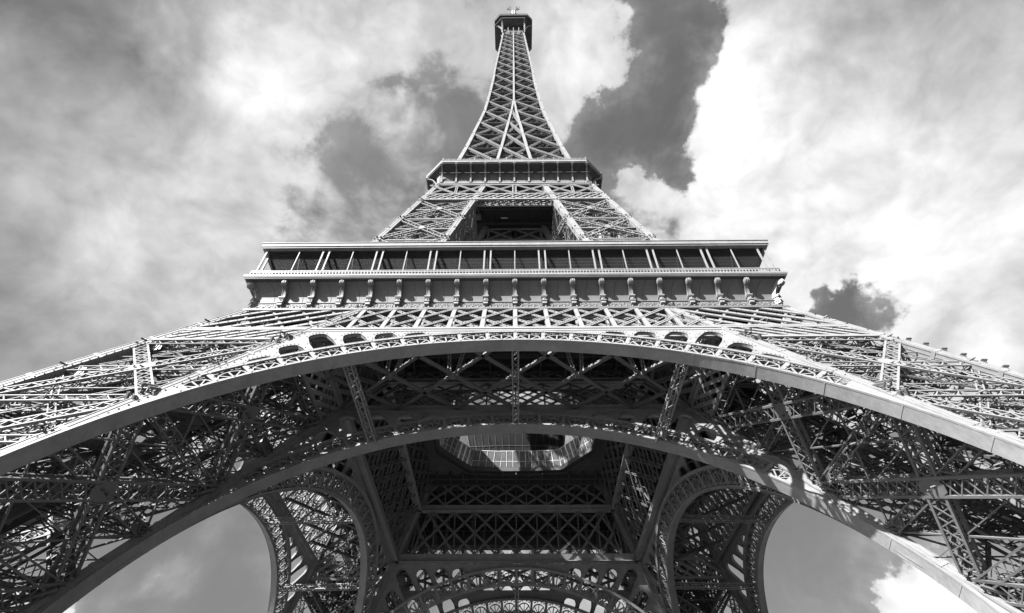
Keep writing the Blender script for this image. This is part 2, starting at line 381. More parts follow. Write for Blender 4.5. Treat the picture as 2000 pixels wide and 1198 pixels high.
        b.bar((leg_corner(ka, 43.8)) - n * .6, (leg_corner(kb, 43.8)) - n * .6, .1, .9, (0, 0, 1)) if False else None
        b.obj("lattice_band", M_IRON, leg)
    d = MB()                                        # horizontal frames inside the leg
    for z in (12.5, 18.2, 23.9, 29.6, 35.4, 41.5, 47.5):
        c = {k: leg_corner(k, z) for k in ('OO', 'OI', 'IO', 'II')}
        girder(d, c['OO'], c['II'], .8, .7, (0, 0, 1), .13, .08, .9); girder(d, c['OI'], c['IO'], .8, .7, (0, 0, 1), .13, .08, .9)
        ms = [(c['OO'] + c['OI']) / 2, (c['OI'] + c['II']) / 2, (c['II'] + c['IO']) / 2, (c['IO'] + c['OO']) / 2]
        for i in range(4): flat(d, ms[i], ms[(i + 1) % 4], .6, (0, 0, 1), .1, .07)
        for i in range(4): flat(d, ms[i], ms[i] * .5 + sum(ms) / 8, .5, (0, 0, 1), .1, .07)
    for z0, z1 in zip(ZK[1:], ZK[2:]):              # internal diagonals between frames
        m0, m1 = (z0 + z1) / 2, z1
        for ka, kb in (('OO', 'II'), ('OI', 'IO')):
            for a_, b_ in ((ka, kb), (kb, ka)):
                d.bar(leg_corner(a_, z0), (leg_corner(ka, z1) + leg_corner(kb, z1)) / 2, .3, .22)
                d.bar(leg_corner(a_, z1), (leg_corner(ka, m0) + leg_corner(kb, m0)) / 2, .26, .2)
    d.obj("inner_frame", M_SHADED_DARK, leg)
    t = MB()                                        # inclined lift rails
    def cen(z, a, b): o, i = O1(z), I1(z); return A3(-(i * (1 - a) + o * a), -(i * (1 - b) + o * b), z)
    for a, b in ((.30, .48), (.48, .30), (.70, .52), (.52, .70)):
        p, q = cen(3, a, b), cen(56, a, b)
        t.bar(p, q, .38, 1.05, (1, 1, -1.4)); t.bar(p + A3(0, 0, .55), q + A3(0, 0, .55), .6, .1, (1, 1, -1.4)); t.bar(p - A3(0, 0, .55), q - A3(0, 0, .55), .6, .1, (1, 1, -1.4))
    for a, b, w_ in ((.12, .3, .35), (.3, .12, .35), (.88, .62, .4), (.62, .88, .4), (.2, .5, .25), (.5, .2, .25), (.5, .5, .7), (.78, .5, .3), (.5, .8, .3), (.4, .4, .3)):
        t.bar(cen(4, a, b), cen(55, a, b), w_, w_ * .7, (1, 1, -1.4))
    for z in np.arange(5, 56, 1.9):
        flat(t, cen(z, .30, .48), cen(z, .48, .30), .5, (0, 0, 1), .09, .06); flat(t, cen(z, .70, .52), cen(z, .52, .70), .5, (0, 0, 1), .09, .06)
        t.bar(cen(z, .30, .48), cen(z + 1.9, .48, .30), .08, .08); t.bar(cen(z, .70, .52), cen(z + 1.9, .52, .70), .08, .08)
        if int(z) % 4 < 2: t.bar(cen(z, .30, .48), cen(z, .70, .52), .14, .3); t.bar(cen(z, .48, .30), cen(z, .52, .70), .14, .3)
    t.obj("lift_track", M_SHADED_DARK, leg)
    s = MB()                                        # zigzag stairs with landings
    zz = 4.0; k = 0
    while zz < 54:
        a, b = ((.16, .62), (.16, .86))[k % 2], ((.16, .86), (.16, .62))[k % 2]
        p, q = cen(zz, *a), cen(zz + 2.4, *b)
        for o in (-.55, .55):
            e = A3(o * .7, -o * .7, 0); s.bar(p + e, q + e, .08, .3); s.bar(p + e + A3(0, 0, 1.05), q + e + A3(0, 0, 1.05), .06, .06)
            for i in range(7): s.bar(p + e + (q - p) * i / 6, p + e + (q - p) * i / 6 + A3(0, 0, 1.05), .05, .05)
        for i in range(9):
            c = p + (q - p) * (i + .5) / 9; s.box(c, 1.1, 1.1 * .35, .05)
        s.box(q + A3(0, 0, .04), 2.0, 2.0, .08)
        zz += 2.4; k += 1
    s.obj("staircase", M_SHADED_DARK, leg)
    return leg
leg0 = build_leg(); legs = four(leg0, tower)
fl = MB(); fl.box((.15, .2, .3), .35, .3, .4); fl.bar((.15, .2, .3), (-.2, .2, 0), .08); fl.box((.27, .2, .6), .5, .4, .12)
fl_me = fl.mesh("floodlight", M_DARK)                # floodlights clamped to the outer rafter of one leg
for z in np.arange(12, 41, 1.35):
    o = bpy.data.objects.new("floodlight", fl_me); C.objects.link(o); o.parent = legs[1]
    o.rotation_euler.z = -math.pi / 2; v = Vector((O1(z), -O1(z), z)); v.rotate(Euler((0, 0, -math.pi / 2))); o.location = v

# ------------------------------------------------------------------ arches
RA, TH = 36.0, 3.05
S0 = 41.35 * SL - RA
NB = 40; DT = math.pi / NB
def arch_point(prof, r, th, inner):
    x = r * math.sin(th); s = S0 + r * math.cos(th); z = s / SL
    return A3(x, -prof(z) - (.35 if inner else 0.0), z)
def build_arch(inner):
    prof = I1 if inner else O1
    n = nrm(A3(0, -1, .5053 if not inner else .479)); dep = -n * 1.15
    Pt = lambda r, th: arch_point(prof, r, th, inner)
    ths = np.linspace(-math.pi / 2 - .06, math.pi / 2 + .06, 121)
    rad = lambda th: Pt(RA + 1, th) - Pt(RA, th)
    def side(th):
        lo, hi = RA - 3, 60.0
        for _ in range(40):
            m_ = (lo + hi) / 2
            if m_ * abs(math.sin(th)) > I1((S0 + m_ * math.cos(th)) / SL) - .35: hi = m_
            else: lo = m_
        return lo
    thu = np.linspace(-.80, .80, 71)
    mb = MB()
    for sg_ in (-1, 1):                             # where the rib meets the rafter the web is a plain plate
        tq = [sg_ * t for t in np.linspace(.845, math.pi / 2 + .06, 50)]
        for off in (.02, 1.0):
            mb.strip([Pt(RA + .2, t) - n * off for t in tq], [Pt(max(RA + .22, side(t)), t) - n * off for t in tq], -n * .05)
    mb.strip([Pt(RA, t) for t in ths], [Pt(RA, t) + dep for t in ths], np.array([rad(t) * .08 for t in ths]))             # soffit plate
    for off in (0.0, 1.0):
        o = -n * off
        for r0, r1, th_ in ((RA + .09, RA + .42, .10), (RA + TH - .38, RA + TH, .12)):
            tr = ths if r0 < RA + 1 else thu
            mb.strip([Pt(r0, t) + o for t in tr], [Pt(r1, t) + o for t in tr], n * th_ * (1 if off == 0 else -1))
    for r_, w in ((RA - .02, .16), (RA + TH + .02, .3)):
        tr = ths if r_ < RA + 1 else thu
        mb.strip([Pt(r_, t) + n * .14 for t in tr], [Pt(r_, t) + n * .14 - n * w for t in tr], np.array([rad(t) * .06 for t in tr]))
    mb.strip([Pt(RA + TH, t) for t in thu], [Pt(RA + TH, t) + dep for t in thu], np.array([rad(t) * .08 for t in thu]))    # upper ring plate
    for k in range(-NB // 2, NB // 2 + 1, 2):       # plate joints on the soffit
        t = k * DT + .02
        mb.strip([Pt(RA - .03, t), Pt(RA - .03, t + .004)], [Pt(RA - .03, t) + dep, Pt(RA - .03, t + .004) + dep], rad(t) * .03)
    arch = mb.obj("arch", M_PLATE, tower)
    f = MB()                                        # fan-shaped filigree in every bay
    def arc(c, r, a0, a1, k, w, lay, e1, e2):
        pts = [c + e1 * r * math.cos(a) + e2 * r * math.sin(a) for a in np.linspace(a0, a1, k)]
        for p, q in zip(pts, pts[1:]): f.bar(p + lay, q + lay, w, .08, n)
    for k in range(-NB // 2, NB // 2):
        tm = (k + .5) * DT; wid = RA * DT
        if abs(tm) > .87: continue
        for lay_i in (0, 1):
            lay = -n * (.08 + .86 * lay_i)
            t0 = k * DT
            f.strip([Pt(RA + .35, t0 - .005) + lay, Pt(RA + TH - .3, t0 - .005) + lay], [Pt(RA + .35, t0 + .0065) + lay, Pt(RA + TH - .3, t0 + .0065) + lay], n * .1)
            e2 = nrm(rad(tm)); e1 = nrm(np.cross(e2, n)); e1 = e1 if e1[0] * math.cos(tm) > 0 or abs(tm) > 1.5 else -e1
            c = Pt(RA + .42, tm); R1 = .88 * wid / 2 - .08; H = TH - .82
            for a in (18, 54, 90, 126, 162):
                ar = R_(a); rr = min(H * .98 / max(.05, math.sin(ar)), (wid / 2 - .12) / max(.02, abs(math.cos(ar))), 1.28 * R1 + .2)
                f.bar(c + e1 * .12 * math.cos(ar) + e2 * .12 * math.sin(ar) + lay, c + e1 * rr * math.cos(ar) + e2 * rr * math.sin(ar) + lay, .13, .1, n)
            arc(c + e2 * .55, R1, .0, math.pi, 11, .12, lay, e1, e2)
            arc(c, .35, 0, math.pi, 6, .12, lay, e1, e2)
            for s in (-1, 1):
                f.bar(c + e1 * s * R1 + e2 * .55 + lay, c + e1 * s * R1 + lay, .12, .08, n)
                arc(c + e1 * s * (R1 - .28) + e2 * .25, .2, 0, 5.2, 8, .09, lay, e1, e2)
                arc(c + e1 * s * (R1 - .22) + e2 * (H - .12), .24, 0, 5.4, 9, .10, lay, e1, e2)
                arc(c + e1 * s * (R1 - .75) + e2 * (H - .06), .15, 0, 5.4, 7, .08, lay, e1, e2)
        if not inner:
            for rr in (RA + .3, RA + TH - .15): f.stud(Pt(rr, tm) + n * .1, n, .09); f.stud(Pt(rr, k * DT) + n * .1, n, .1)
            for rr in np.linspace(RA + .6, RA + TH - .5, 3): f.stud(Pt(rr, k * DT + .004) + n * .04, n, .1)
    f.obj("filigree", M_IRON, arch)
    sp = MB()                                       # spandrel plate with arched openings
    zt = 44.6
    R2 = RA + TH
    def bound(th):                                  # how far out the plate reaches along this radius
        best = 1e9; sn, cs_ = abs(math.sin(th)), math.cos(th)
        if cs_ > .02: best = (zt * SL - S0) / cs_
        lo, hi = R2 - 8, 70.0
        for _ in range(40):
            mid_ = (lo + hi) / 2; z = (S0 + mid_ * cs_) / SL
            if mid_ * sn > I1(z) - .45: hi = mid_
            else: lo = mid_
        return min(best, lo)
    for k in range(-NB // 2 + 1, NB // 2 - 1):
        us = np.linspace(0, 1, 9); tt = [(k + u) * DT for u in us]
        b = [bound(t) for t in tt]
        gap = min(b) - R2
        if max(b) - R2 < .15: continue
        m_ = (b[0] + b[-1]) / 2 - R2
        hole = max(0.0, min(b) - R2 - .75)
        if hole < .55 or abs(k + .5) < 1.2:
            sp.strip([Pt(R2 + .05, t) for t in tt], [Pt(max(bb, R2 + .06), t) for t, bb in zip(tt, b)], -n * .16); continue
        mg = .13
        tl = [(k + mg + (1 - 2 * mg) * u) * DT for u in us]
        blo = [R2 + .05] * 9
        low = [R2 + max(.06, (min(bound(t) for t in tl) - R2 - .55)) * (0.45 + .55 * max(0, 1 - abs(2 * u - 1) ** 3) ** .45) for u in us]
        low = [min(l, bound(t) - .3) for l, t in zip(low, tl)]
        sp.strip([Pt(l, t) for l, t in zip(low, tl)], [Pt(bound(t), t) for t in tl], -n * .16)
        for a_, b_ in ((k, k + mg), (k + 1 - mg, k + 1)):
            sp.strip([Pt(R2 + .05, a_ * DT), Pt(bound(a_ * DT), a_ * DT)], [Pt(R2 + .05, b_ * DT), Pt(bound(b_ * DT), b_ * DT)], -n * .16)
        # the reveal of the opening
        prof_pts = [Pt(R2 + .05, tl[0])] + [Pt(l, t) for l, t in zip(low, tl)] + [Pt(R2 + .05, tl[-1])]
        sp.strip(prof_pts, [p - n * .4 for p in prof_pts])
        if not inner:
            for p in prof_pts: sp.stud(p + nrm(p - Pt((low[4] + R2) / 2, tl[4])) * .22 + n * .02, n, .085)
    sp.obj("spandrel", M_PLATE, arch)
    return arch
arch_out = four(build_arch(False), tower)
arch_in = four(build_arch(True), tower)

# ------------------------------------------------------------------ belts between the legs
def belt(name, prof, z0, z1, xw, ncell, n, w, th, vert, layers, stud, chord=.5):
    mb = MB()
    for dn in layers:
        lay = -n * dn
        lo = lambda x: A3(x * xw(z0), -prof(z0), z0) + lay
        hi = lambda x: A3(x * xw(z1), -prof(z1), z1) + lay
        mb.bar(lo(-1), lo(1), chord, .25, n); mb.bar(hi(-1), hi(1), chord, .25, n)
        dlattice(mb, lo, hi, n, 1, w, th, ncell, -1, 1, stud=stud and dn == 0, lattice=dn > 0, verticals=vert)
    if len(layers) > 1:
        d = layers[-1]
        for x in np.linspace(-1, 1, ncell + 1):
            for z in (z0, (z0 + z1) / 2, z1):
                p = A3(x * xw(z), -prof(z), z); mb.bar(p, p - n * d, .14, .14, (0, 0, 1))
            a = A3(x * xw(z0), -prof(z0), z0); b = A3(x * xw(z1), -prof(z1), z1)
            k = 6
            for i in range(k): mb.bar(a + (b - a) * i / k - n * d * (i % 2), a + (b - a) * (i + 1) / k - n * d * ((i + 1) % 2), .08, .06, (1, 0, 0))
    return mb
n_o = nrm(A3(0, -1, .5053)); n_i = nrm(A3(0, -1, .479))
bw = lambda z: 5 * 3.75 if z > 50 else 22.0
mb = MB()
def wall_x(z): return I1(z) - .05
# outer belt: verticals on a 3.75 m grid, clipped by the inner rafters
def outer_belt():
    mb = MB(); z0, z1 = 45.0, 52.2; n = n_o
    for dn in (0.0, 1.1):
        P = lambda x, z: A3(x, -O1(z), z) - n * dn
        mb.bar(P(-I1(z0), z0), P(I1(z0), z0), .55, .3, n); mb.bar(P(-I1(z1), z1), P(I1(z1), z1), .5, .3, n)
        if dn == 0: mb.bar(P(-I1(44.5), 44.5), P(I1(44.5), 44.5), .5, .12, n)
        for k in range(-5, 6):
            x = k * 3.75; t1 = 1.0
            if abs(x) > I1(z1): z1k = next(z for z in np.arange(z0, z1, .05) if I1(z) <= abs(x)) if abs(x) < I1(z0) else z0
            else: z1k = z1
            if z1k - z0 < .3: continue
            mb.bar(P(x, z0), P(x, z1k), .5 if dn == 0 else .25, .16, n)
            mb.bar(P(x, z0) - n * .2, P(x, z1k) - n * .2, .12, .5, n)
        for i in range(-7, 6):
            for s in (1, -1):
                pts = []
                for t in np.linspace(0, 1, 61):
                    x = (i + 2 * t) * 3.75 if s == 1 else (i + 2 - 2 * t) * 3.75; z = z0 + (z1 - z0) * t
                    if abs(x) < I1(z): pts.append(P(x, z))
                if len(pts) < 4: continue
                off = n * (.06 if s == 1 else -.1)
                if dn == 0:
                    for e in (-.17, .17):
                        d = nrm(pts[-1] - pts[0]); tt = np.cross(d, n); mb.bar(pts[0] + off + tt * e, pts[-1] + off + tt * e, .15, .1, n)
                    d = nrm(pts[-1] - pts[0]); tt = np.cross(d, n); L = np.linalg.norm(pts[-1] - pts[0]); kk = int(L / .55)
                    for j in range(kk):
                        f_ = 1 if j % 2 else -1
                        mb.bar(pts[0] + off + d * L * j / kk + tt * .17 * f_, pts[0] + off + d * L * (j + 1) / kk - tt * .17 * f_, .08, .05, n)
                    studs(mb, pts[0] + off, pts[-1] + off, n, 1.0, .11, .06)
                else: flat(mb, pts[0] + off, pts[-1] + off, .4, n, .12, .08, .5)
    for k in range(-5, 6):
        for z in (z0, 48.6, z1):
            if abs(k * 3.75) < I1(z): p = A3(k * 3.75, -O1(z), z); mb.bar(p, p - n * 1.1, .16, .16)
    o = mb.obj("belt_girder", M_IRON, tower)
    return o
belts = four(outer_belt(), tower)
def inner_belt():
    mb = MB(); n = n_i; P = lambda x, z: A3(x, -I1(z), z)
    for z0, z1 in ((44.6, 46.0), (52.5, 53.7)):       # plate chords
        mb.prism([P(-I1(z0), z0) + n * .12, P(I1(z0), z0) + n * .12, P(I1(z1), z1) + n * .12, P(-I1(z1), z1) + n * .12], -n * .5)
        for z in (z0 + .05, z1 - .05): mb.bar(P(-I1(z), z) + n * .2, P(I1(z), z) + n * .2, .14, .3, n); 
        mb.prism([P(-I1(z0), z0 - .1) , P(I1(z0), z0 - .1), P(I1(z0), z0 - .1) + A3(0, 1.2, 0), P(-I1(z0), z0 - .1) + A3(0, 1.2, 0)], (0, 0, .08))
    mb.bar(P(-I1(58), 58) + n * .1, P(I1(58), 58) + n * .1, .7, .4, n)
    o = mb.obj("inner_girder", M_PLATE, tower)
    for (z0, z1, xw0, xw1, nc) in ((46.0, 52.5, I1(46), I1(52.5), 10), (53.7, 58.0, I1(53.7), I1(58), 9)):
        l = MB()
        for dn in (0.0, .8):
            lo = lambda x: A3(x * (5 * 3.9 if nc == 10 else 4.5 * 3.9), -I1(z0), z0) - n * dn; hi = lambda x: A3(x * (5 * 3.9 if nc == 10 else 4.5 * 3.9) * (I1(z1) / I1(z0) if abs(x) > .99 else 1), -I1(z1), z1) - n * dn
            if dn == 0: dlattice(l, lo, hi, n, 1, .34, .12, nc, -1, 1, verticals=.2)
            else: dlattice(l, lo, hi, n, 1, .28, .1, nc, -1, 1, lattice=True)
        for x in (-1, 1):
            l.bar(A3(x * (I1(z0) - .6), -I1(z0), z0), A3(x * (I1(z1) - .6), -I1(z1), z1), .6, .3, n)
        l.obj("lattice_panel", M_SHADED, o)
    return o
inner = four(inner_belt(), tower)

# horizontal wind bracing and struts between the outer and inner planes
wb = MB(); za = 45.2; ya, yb = -O1(za) + 1.2, -I1(za) - .3
for i in range(-4, 3):
    for s in (1, -1):
        x0, x1 = (i * 7.6, (i + 2) * 7.6) if s == 1 else ((i + 2) * 7.6, i * 7.6)
        a, b = A3(x0, yb, za), A3(x1, ya, za)
        for t0 in (0,):
            lim = I1(za) + 6
            if abs(x0) > lim + 2 and abs(x1) > lim + 2: continue
        wb.bar(a, b, .42, .12); wb.bar(a + A3(0, 0, .2), b + A3(0, 0, .2), .12, .4)
for i in range(-3, 4):
    wb.stud(A3(i * 7.6, (ya + yb) / 2, za - .1), (0, 0, -1), .55)
wb_o = wb.obj("wind_bracing", M_SHADED, tower); four(wb_o, tower)
st = MB()
for k, th in ((0, 0), (-1, -6 * DT), (1, 6 * DT)):
    p = arch_point(O1, RA + .5, th, False) + A3(0, 1.0, -.3); q = arch_point(I1, RA + .5, th, True) + A3(0, 0, -.1)
    girder(st, p, q, .8 if k else .65, .7, (0, 0, 1), .14, .08, .9)
for i in (-2, -1, 1, 2):
    for sx in (-.45, .45):
        a = A3(i * 7.6 + sx, (ya + yb) / 2, za); girder(st, a, A3(i * 7.6 + sx * 3.2, (ya + yb) / 2 + 2.5, 56.2), .35, .35, (0, 1, 0), .08, .05, .5)
st_o = st.obj("link_strut", M_IRON, tower); four(st_o, tower)

# ------------------------------------------------------------------ first gallery
HG, ZG = 35.47, 57.55
def ring_slab(mb, ho, hi, z, t):
    for k in range(4):
        c, s = [(1, 0), (0, 1), (-1, 0), (0, -1)][k]
        rot = lambda x, y: (c * x - s * y, s * x + c * y, z)
        mb.prism([rot(-ho, -ho), rot(ho, -ho), rot(hi, -hi), rot(-hi, -hi)], (0, 0, t))
gal = MB()
ring_slab(gal, HG - .4, 16.6, 56.9, .5)
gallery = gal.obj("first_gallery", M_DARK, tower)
jb = MB()                                            # joists under the deck
for y in np.arange(-33, -17, 1.55): jb.bar((-abs(y) + .5, y, 56.5), (abs(y) - .5, y, 56.5), .2, .75)
for x in np.arange(-33.75, 34, 3.75):
    y1 = -max(17, abs(x)); jb.bar((x, -34, 56.2), (x, y1, 56.2), .3, 1.2) if y1 > -34 else None
for y, h in ((-30, 2.2), (-23.5, 2.4)):
    girder(jb, (-abs(y), y, 55.2), (abs(y), y, 55.2), h, .5, (0, 1, 0), .18, .12, 2.0)
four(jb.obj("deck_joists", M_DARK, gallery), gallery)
def sq(h, z): return [A3(-h, -h, z), A3(h, -h, z)]
def cove_profile(k=14, h0=33.5, h1=35.15, z0=54.1, z1=57.0):
    return [(h0 + (h1 - h0) * (1 - math.cos(t)) , z0 + (z1 - z0) * (math.sin(t))) for t in np.linspace(0, math.pi / 2, k)]
cv = MB(); pr = cove_profile()
for (h0, z0), (h1, z1) in zip(pr, pr[1:]):
    a, b = sq(h0, z0), sq(h1, z1); cv.raw([a[0], a[1], b[1], b[0]], [(0, 1, 2, 3)])
for k in range(-17, 18, 2):
    x = k * 1.875
    for (h0, z0), (h1, z1) in zip(pr, pr[1:]): cv.bar((x * h0 / 34.3, -h0 - .012, z0), (x * h1 / 34.3, -h1 - .012, z1), .05, .03, (0, -1, .3))
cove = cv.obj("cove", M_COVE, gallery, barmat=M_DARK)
four(cove, gallery)
fr = MB()                                            # frieze, ledges and promenade edge
def ledge(h0, h1, z0, z1): 
    a = [A3(-h1, -h1, z0), A3(h1, -h1, z0), A3(h0, -h0, z0), A3(-h0, -h0, z0)]; fr.prism(a, (0, 0, z1 - z0))
ledge(32.4, 33.52, 52.8, 54.0)
ledge(32.4, 33.62, 54.0, 54.1)
ledge(32.0, 33.9, 52.5, 52.8); ledge(32.0, 34.2, 52.15, 52.42); ledge(32.0, 34.3, 52.0, 52.15); ledge(32.0, 33.98, 52.42, 52.5)
for x in np.arange(-33.5, 33.6, .78): fr.stud((x, -33.84, 52.8), (0, -.5, .86), .2)
frieze = fr.obj("frieze", M_COVE, gallery)
four(frieze, gallery)
pe = MB()
def ledge2(mb, h0, h1, z0, z1): mb.prism([A3(-h1, -h1, z0), A3(h1, -h1, z0), A3(h0, -h0, z0), A3(-h0, -h0, z0)], (0, 0, z1 - z0))
ledge2(pe, 33.5, 35.30, 57.0, 57.15); ledge2(pe, 34.0, 35.40, 57.15, 57.3); ledge2(pe, 34.0, HG, 57.3, 57.62)
four(pe.obj("promenade_edge", M_PLATE, gallery), gallery)
NAMES = ["CAUCHY", "BELGRAND", "REGNAULT", "FRESNEL", "DE PRONY", "VICAT", "EBELMEN", "COULOMB", "POINSOT", "FOUCAULT", "DELAUNAY", "MORIN", "HAÜY", "COMBES", "THENARD", "ARAGO", "POISSON", "MONGE"]
for i, nm in enumerate(NAMES):                       # engraved scientists' names, one per bay
    cu = bpy.data.curves.new("name_lettering", 'FONT'); cu.body = nm; cu.align_x = 'CENTER'; cu.size = .62; cu.extrude = .035; cu.space_character = 1.15
    to = bpy.data.objects.new("name_lettering", cu); C.objects.link(to)
    bpy.context.view_layer.update()
    me = bpy.data.meshes.new_from_object(to.evaluated_get(bpy.context.evaluated_depsgraph_get()))
    bpy.data.objects.remove(to); bpy.data.curves.remove(cu)
    me.materials.clear(); me.materials.append(M_PLATE)
    o = bpy.data.objects.new("name_lettering", me); C.objects.link(o); o.parent = frieze
    o.location = ((i - 8.5) * 3.75, -33.54, 53.38); o.rotation_euler = (math.pi / 2, 0, 0)
    xs_ = [v.co.x for v in me.vertices]; wd = max(xs_) - min(xs_)
    o.scale.x = min(1.0, 2.6 / wd)
# consoles
def console():
    b = MB()
    b.box((0, -.32, 53.35), .62, .64, .4); b.box((0, -.38, 53.6), .78, .76, .12); b.box((0, -.30, 53.95), .5, .55, .6)
    b.box((0, -.36, 54.32), .74, .7, .12); b.box((0, -.40, 54.45), .84, .78, .14)
    b.cyl((-.02, -.6, 53.95), (.02, -.6, 53.95), .17, 10); b.cyl((0, -.56, 53.95), (0, -.64, 53.95), .16, 10)
    pts = []
    for t in np.linspace(0, 1, 9):
        z = 54.5 + 2.0 * t; out = .42 + 1.15 * t ** 2.0; pts.append((out, z))
    front = [A3(-.26, -o_, z) for o_, z in pts]; back = [A3(-.26, -max(.02, o_ - .75), z + .15) for o_, z in pts]
    b.strip(front, back, (.52, 0, 0))
    for (o_, z), (o2, z2) in zip(pts, pts[1:]):
        for x in (-.24, .24): b.bar((x, -o_ - .01, z), (x, -o2 - .01, z2), .07, .06, (0, -1, .3))
    b.stud((0, -.46 - .65, 55.85), (0, -1, -.3), .16)
    c = A3(0, -1.35, 56.35)                            # scroll with leaf
    b.cyl(c + A3(-.33, 0, 0), c + A3(.33, 0, 0), .42, 18); b.cyl(c + A3(-.38, 0, 0), c + A3(.38, 0, 0), .29, 14); b.cyl(c + A3(-.42, 0, 0), c + A3(.42, 0, 0), .15, 12)
    for x, r in ((-.22, .44), (0, .5), (.22, .44)):
        for a in np.linspace(-1.3, 1.6, 9):
            p = c + A3(x, -math.cos(a) * r, math.sin(a) * r); q = c + A3(x, -math.cos(a + .36) * r, math.sin(a + .36) * r); b.bar(p, q, .13, .1, (0, -math.cos(a), math.sin(a)))
    return b
con = console()
con_me = con.mesh("console_bracket", M_PLATE)
for k in range(4):
    for i in range(-8, 9):
        o = bpy.data.objects.new("console_bracket", con_me); C.objects.link(o); o.parent = gallery
        v = Vector((i * 3.75, -33.5, 0.1)); v.rotate(Euler((0, 0, k * math.pi / 2))); o.location = v; o.rotation_euler.z = k * math.pi / 2; o.scale = (.92, .95, 1)
    o = bpy.data.objects.new("console_bracket", con_me); C.objects.link(o); o.parent = gallery     # corner console, set diagonally
    v = Vector((-33.3, -33.3, .1)); v.rotate(Euler((0, 0, k * math.pi / 2))); o.location = v; o.rotation_euler.z = k * math.pi / 2 - math.pi / 4; o.scale.y = 1.2
# balustrade, posts, net, inner wall, roof
ba = MB(); hb = 35.05
ba.bar((-hb, -hb, 58.75), (hb, -hb, 58.75), .16, .14); ba.bar((-hb, -hb, 57.75), (hb, -hb, 57.75), .16, .14); ba.bar((-hb, -hb, 58.45), (hb, -hb, 58.45), .06, .06)
for x in np.arange(-hb, hb, .42):
    ba.bar((x, -hb, 57.7), (x, -hb, 58.75), .13, .1, (0, 1, 0)); ba.bar((x, -hb, 58.55), (x + .42, -hb, 58.55), .06, .2, (0, 0, 1))
four(ba.obj("balustrade", M_PLATE, gallery), gallery)
post_x = [7.5 * i for i in range(-4, 5)] + [3.75 * j + s * .43 for j in (-7, -5, -3, -1, 1, 3, 5, 7) for s in (-1, 1)]
pm = MB(); pm.bar((0, 0, 57.6), (0, 0, 63.8), .21, .18, (0, 1, 0)); pm.box((0, 0, 58.9), .36, .3, .2); pm.box((0, 0, 63.6), .4, .34, .2); pm_me = pm.mesh("gallery_post", M_PLATE)
pt_ = MB(); pt_.bar((0, 0, 57.6), (0, 0, 63.8), .13, .13, (0, 1, 0)); pt_.box((0, 0, 58.9), .26, .22, .2); pt_me = pt_.mesh("gallery_post", M_PLATE)
for k in range(4):
    for x in post_x + [-34.6, 34.6 - .9]:
        o = bpy.data.objects.new("gallery_post", pt_me if abs(x / 7.5 - round(x / 7.5)) < .01 else pm_me); C.objects.link(o); o.parent = gallery
        v = Vector((x, -34.75, 0)); v.rotate(Euler((0, 0, k * math.pi / 2))); o.location = v; o.rotation_euler.z = k * math.pi / 2
net = MB()
zA, hA, zB, hB = 58.0, 32.2, 63.7, 34.6
Pn = lambda x, t: A3(x, -(hA + (hB - hA) * t), zA + (zB - zA) * t)
L_ = 6.2; stp = .34
for x in np.arange(-hB - 7, hB + 7, stp):
    for s in (1, -1):
        pts = [(x + s * 6.2 * t, t) for t in np.linspace(0, 1, 25)]
        pts = [p for p in pts if abs(p[0]) < hA + (hB - hA) * p[1]]
        if len(pts) > 2: net.bar(Pn(*pts[0]), Pn(*pts[-1]), .035, .03, (0, -1, .4))
for xx in np.arange(-30, 31, 3.75): net.bar(Pn(xx, 0), Pn(xx, 1), .1, .1, (0, -1, .4))
four(net.obj("safety_net", M_MESH, gallery), gallery)
iw = MB()
iw.prism([(-31.2, -31.2, 57.3), (31.2, -31.2, 57.3), (30.6, -30.6, 57.3), (-30.6, -30.6, 57.3)], (0, 0, 6.5))
for x in np.arange(-30, 30.1, 1.875): iw.bar((x, -31.25, 57.4), (x, -31.25, 63.7), .12, .1, (0, 1, 0))
for z in (58.6, 60.6, 62.8): iw.bar((-31.2, -31.26, z), (31.2, -31.26, z), .12, .08, (0, 1, 0))
four(iw.obj("gallery_wall", M_PAV, gallery), gallery)
rf = MB(); ring_slab(rf, 35.0, 25.0, 63.85, .25)
for y in np.arange(-34.6, -27, .55): rf.bar((-abs(y), y, 63.75), (abs(y), y, 63.75), .09, .16)
ro = rf.obj("gallery_roof", M_DARK, gallery)
fa = MB(); ledge2(fa, 34.6, 35.22, 63.75, 64.0); ledge2(fa, 34.6, 35.35, 64.0, 64.62); ledge2(fa, 34.4, 35.45, 64.62, 64.72)
four(fa.obj("fascia", M_PLATE, ro), ro)

# ------------------------------------------------------------------ open well in the first floor: glass balustrade and pavilions
well = MB()
half = [(13.7, -5.0), (13.9, 0), (13.7, 5.0), (8.5, 11.5), (3.0, 11.9), (-3.0, 11.9), (-8.5, 11.5), (-13.7, 5.0), (-13.9, 0), (-13.7, -5.0)]
full = half + [(-8.5, -11.5), (-3.0, -11.9), (3.0, -11.9), (8.5, -11.5)]
outer_ = []
for x, y in full:
    k_ = 17.2 / max(abs(x), abs(y)) if False else min(17.2 / max(abs(x), 1e-6), 17.2 / max(abs(y), 1e-6)); outer_.append((x * k_, y * k_))
for (x0, y0), (x1, y1), (u0, v0), (u1, v1) in zip(full, full[1:] + full[:1], outer_, outer_[1:] + outer_[:1]):
    well.prism([(x0, y0, 57.1), (x1, y1, 57.1), (u1, v1, 57.1), (u0, v0, 57.1)], (0, 0, .3))
    well.bar((x0, y0, 57.35), (x1, y1, 57.35), .25, .8); well.bar((x0 * 1.05, y0 * 1.05, 56.7), (x1 * 1.05, y1 * 1.05, 56.7), .2, .4)
for x, y in ((-17, -17), (17, -17), (17, 17), (-17, 17)): well.prism([(x, y, 57.05), (x * .5, y, 57.05), (x * .78, y * .45, 57.05), (x, y * .4, 57.05)], (0, 0, .04))
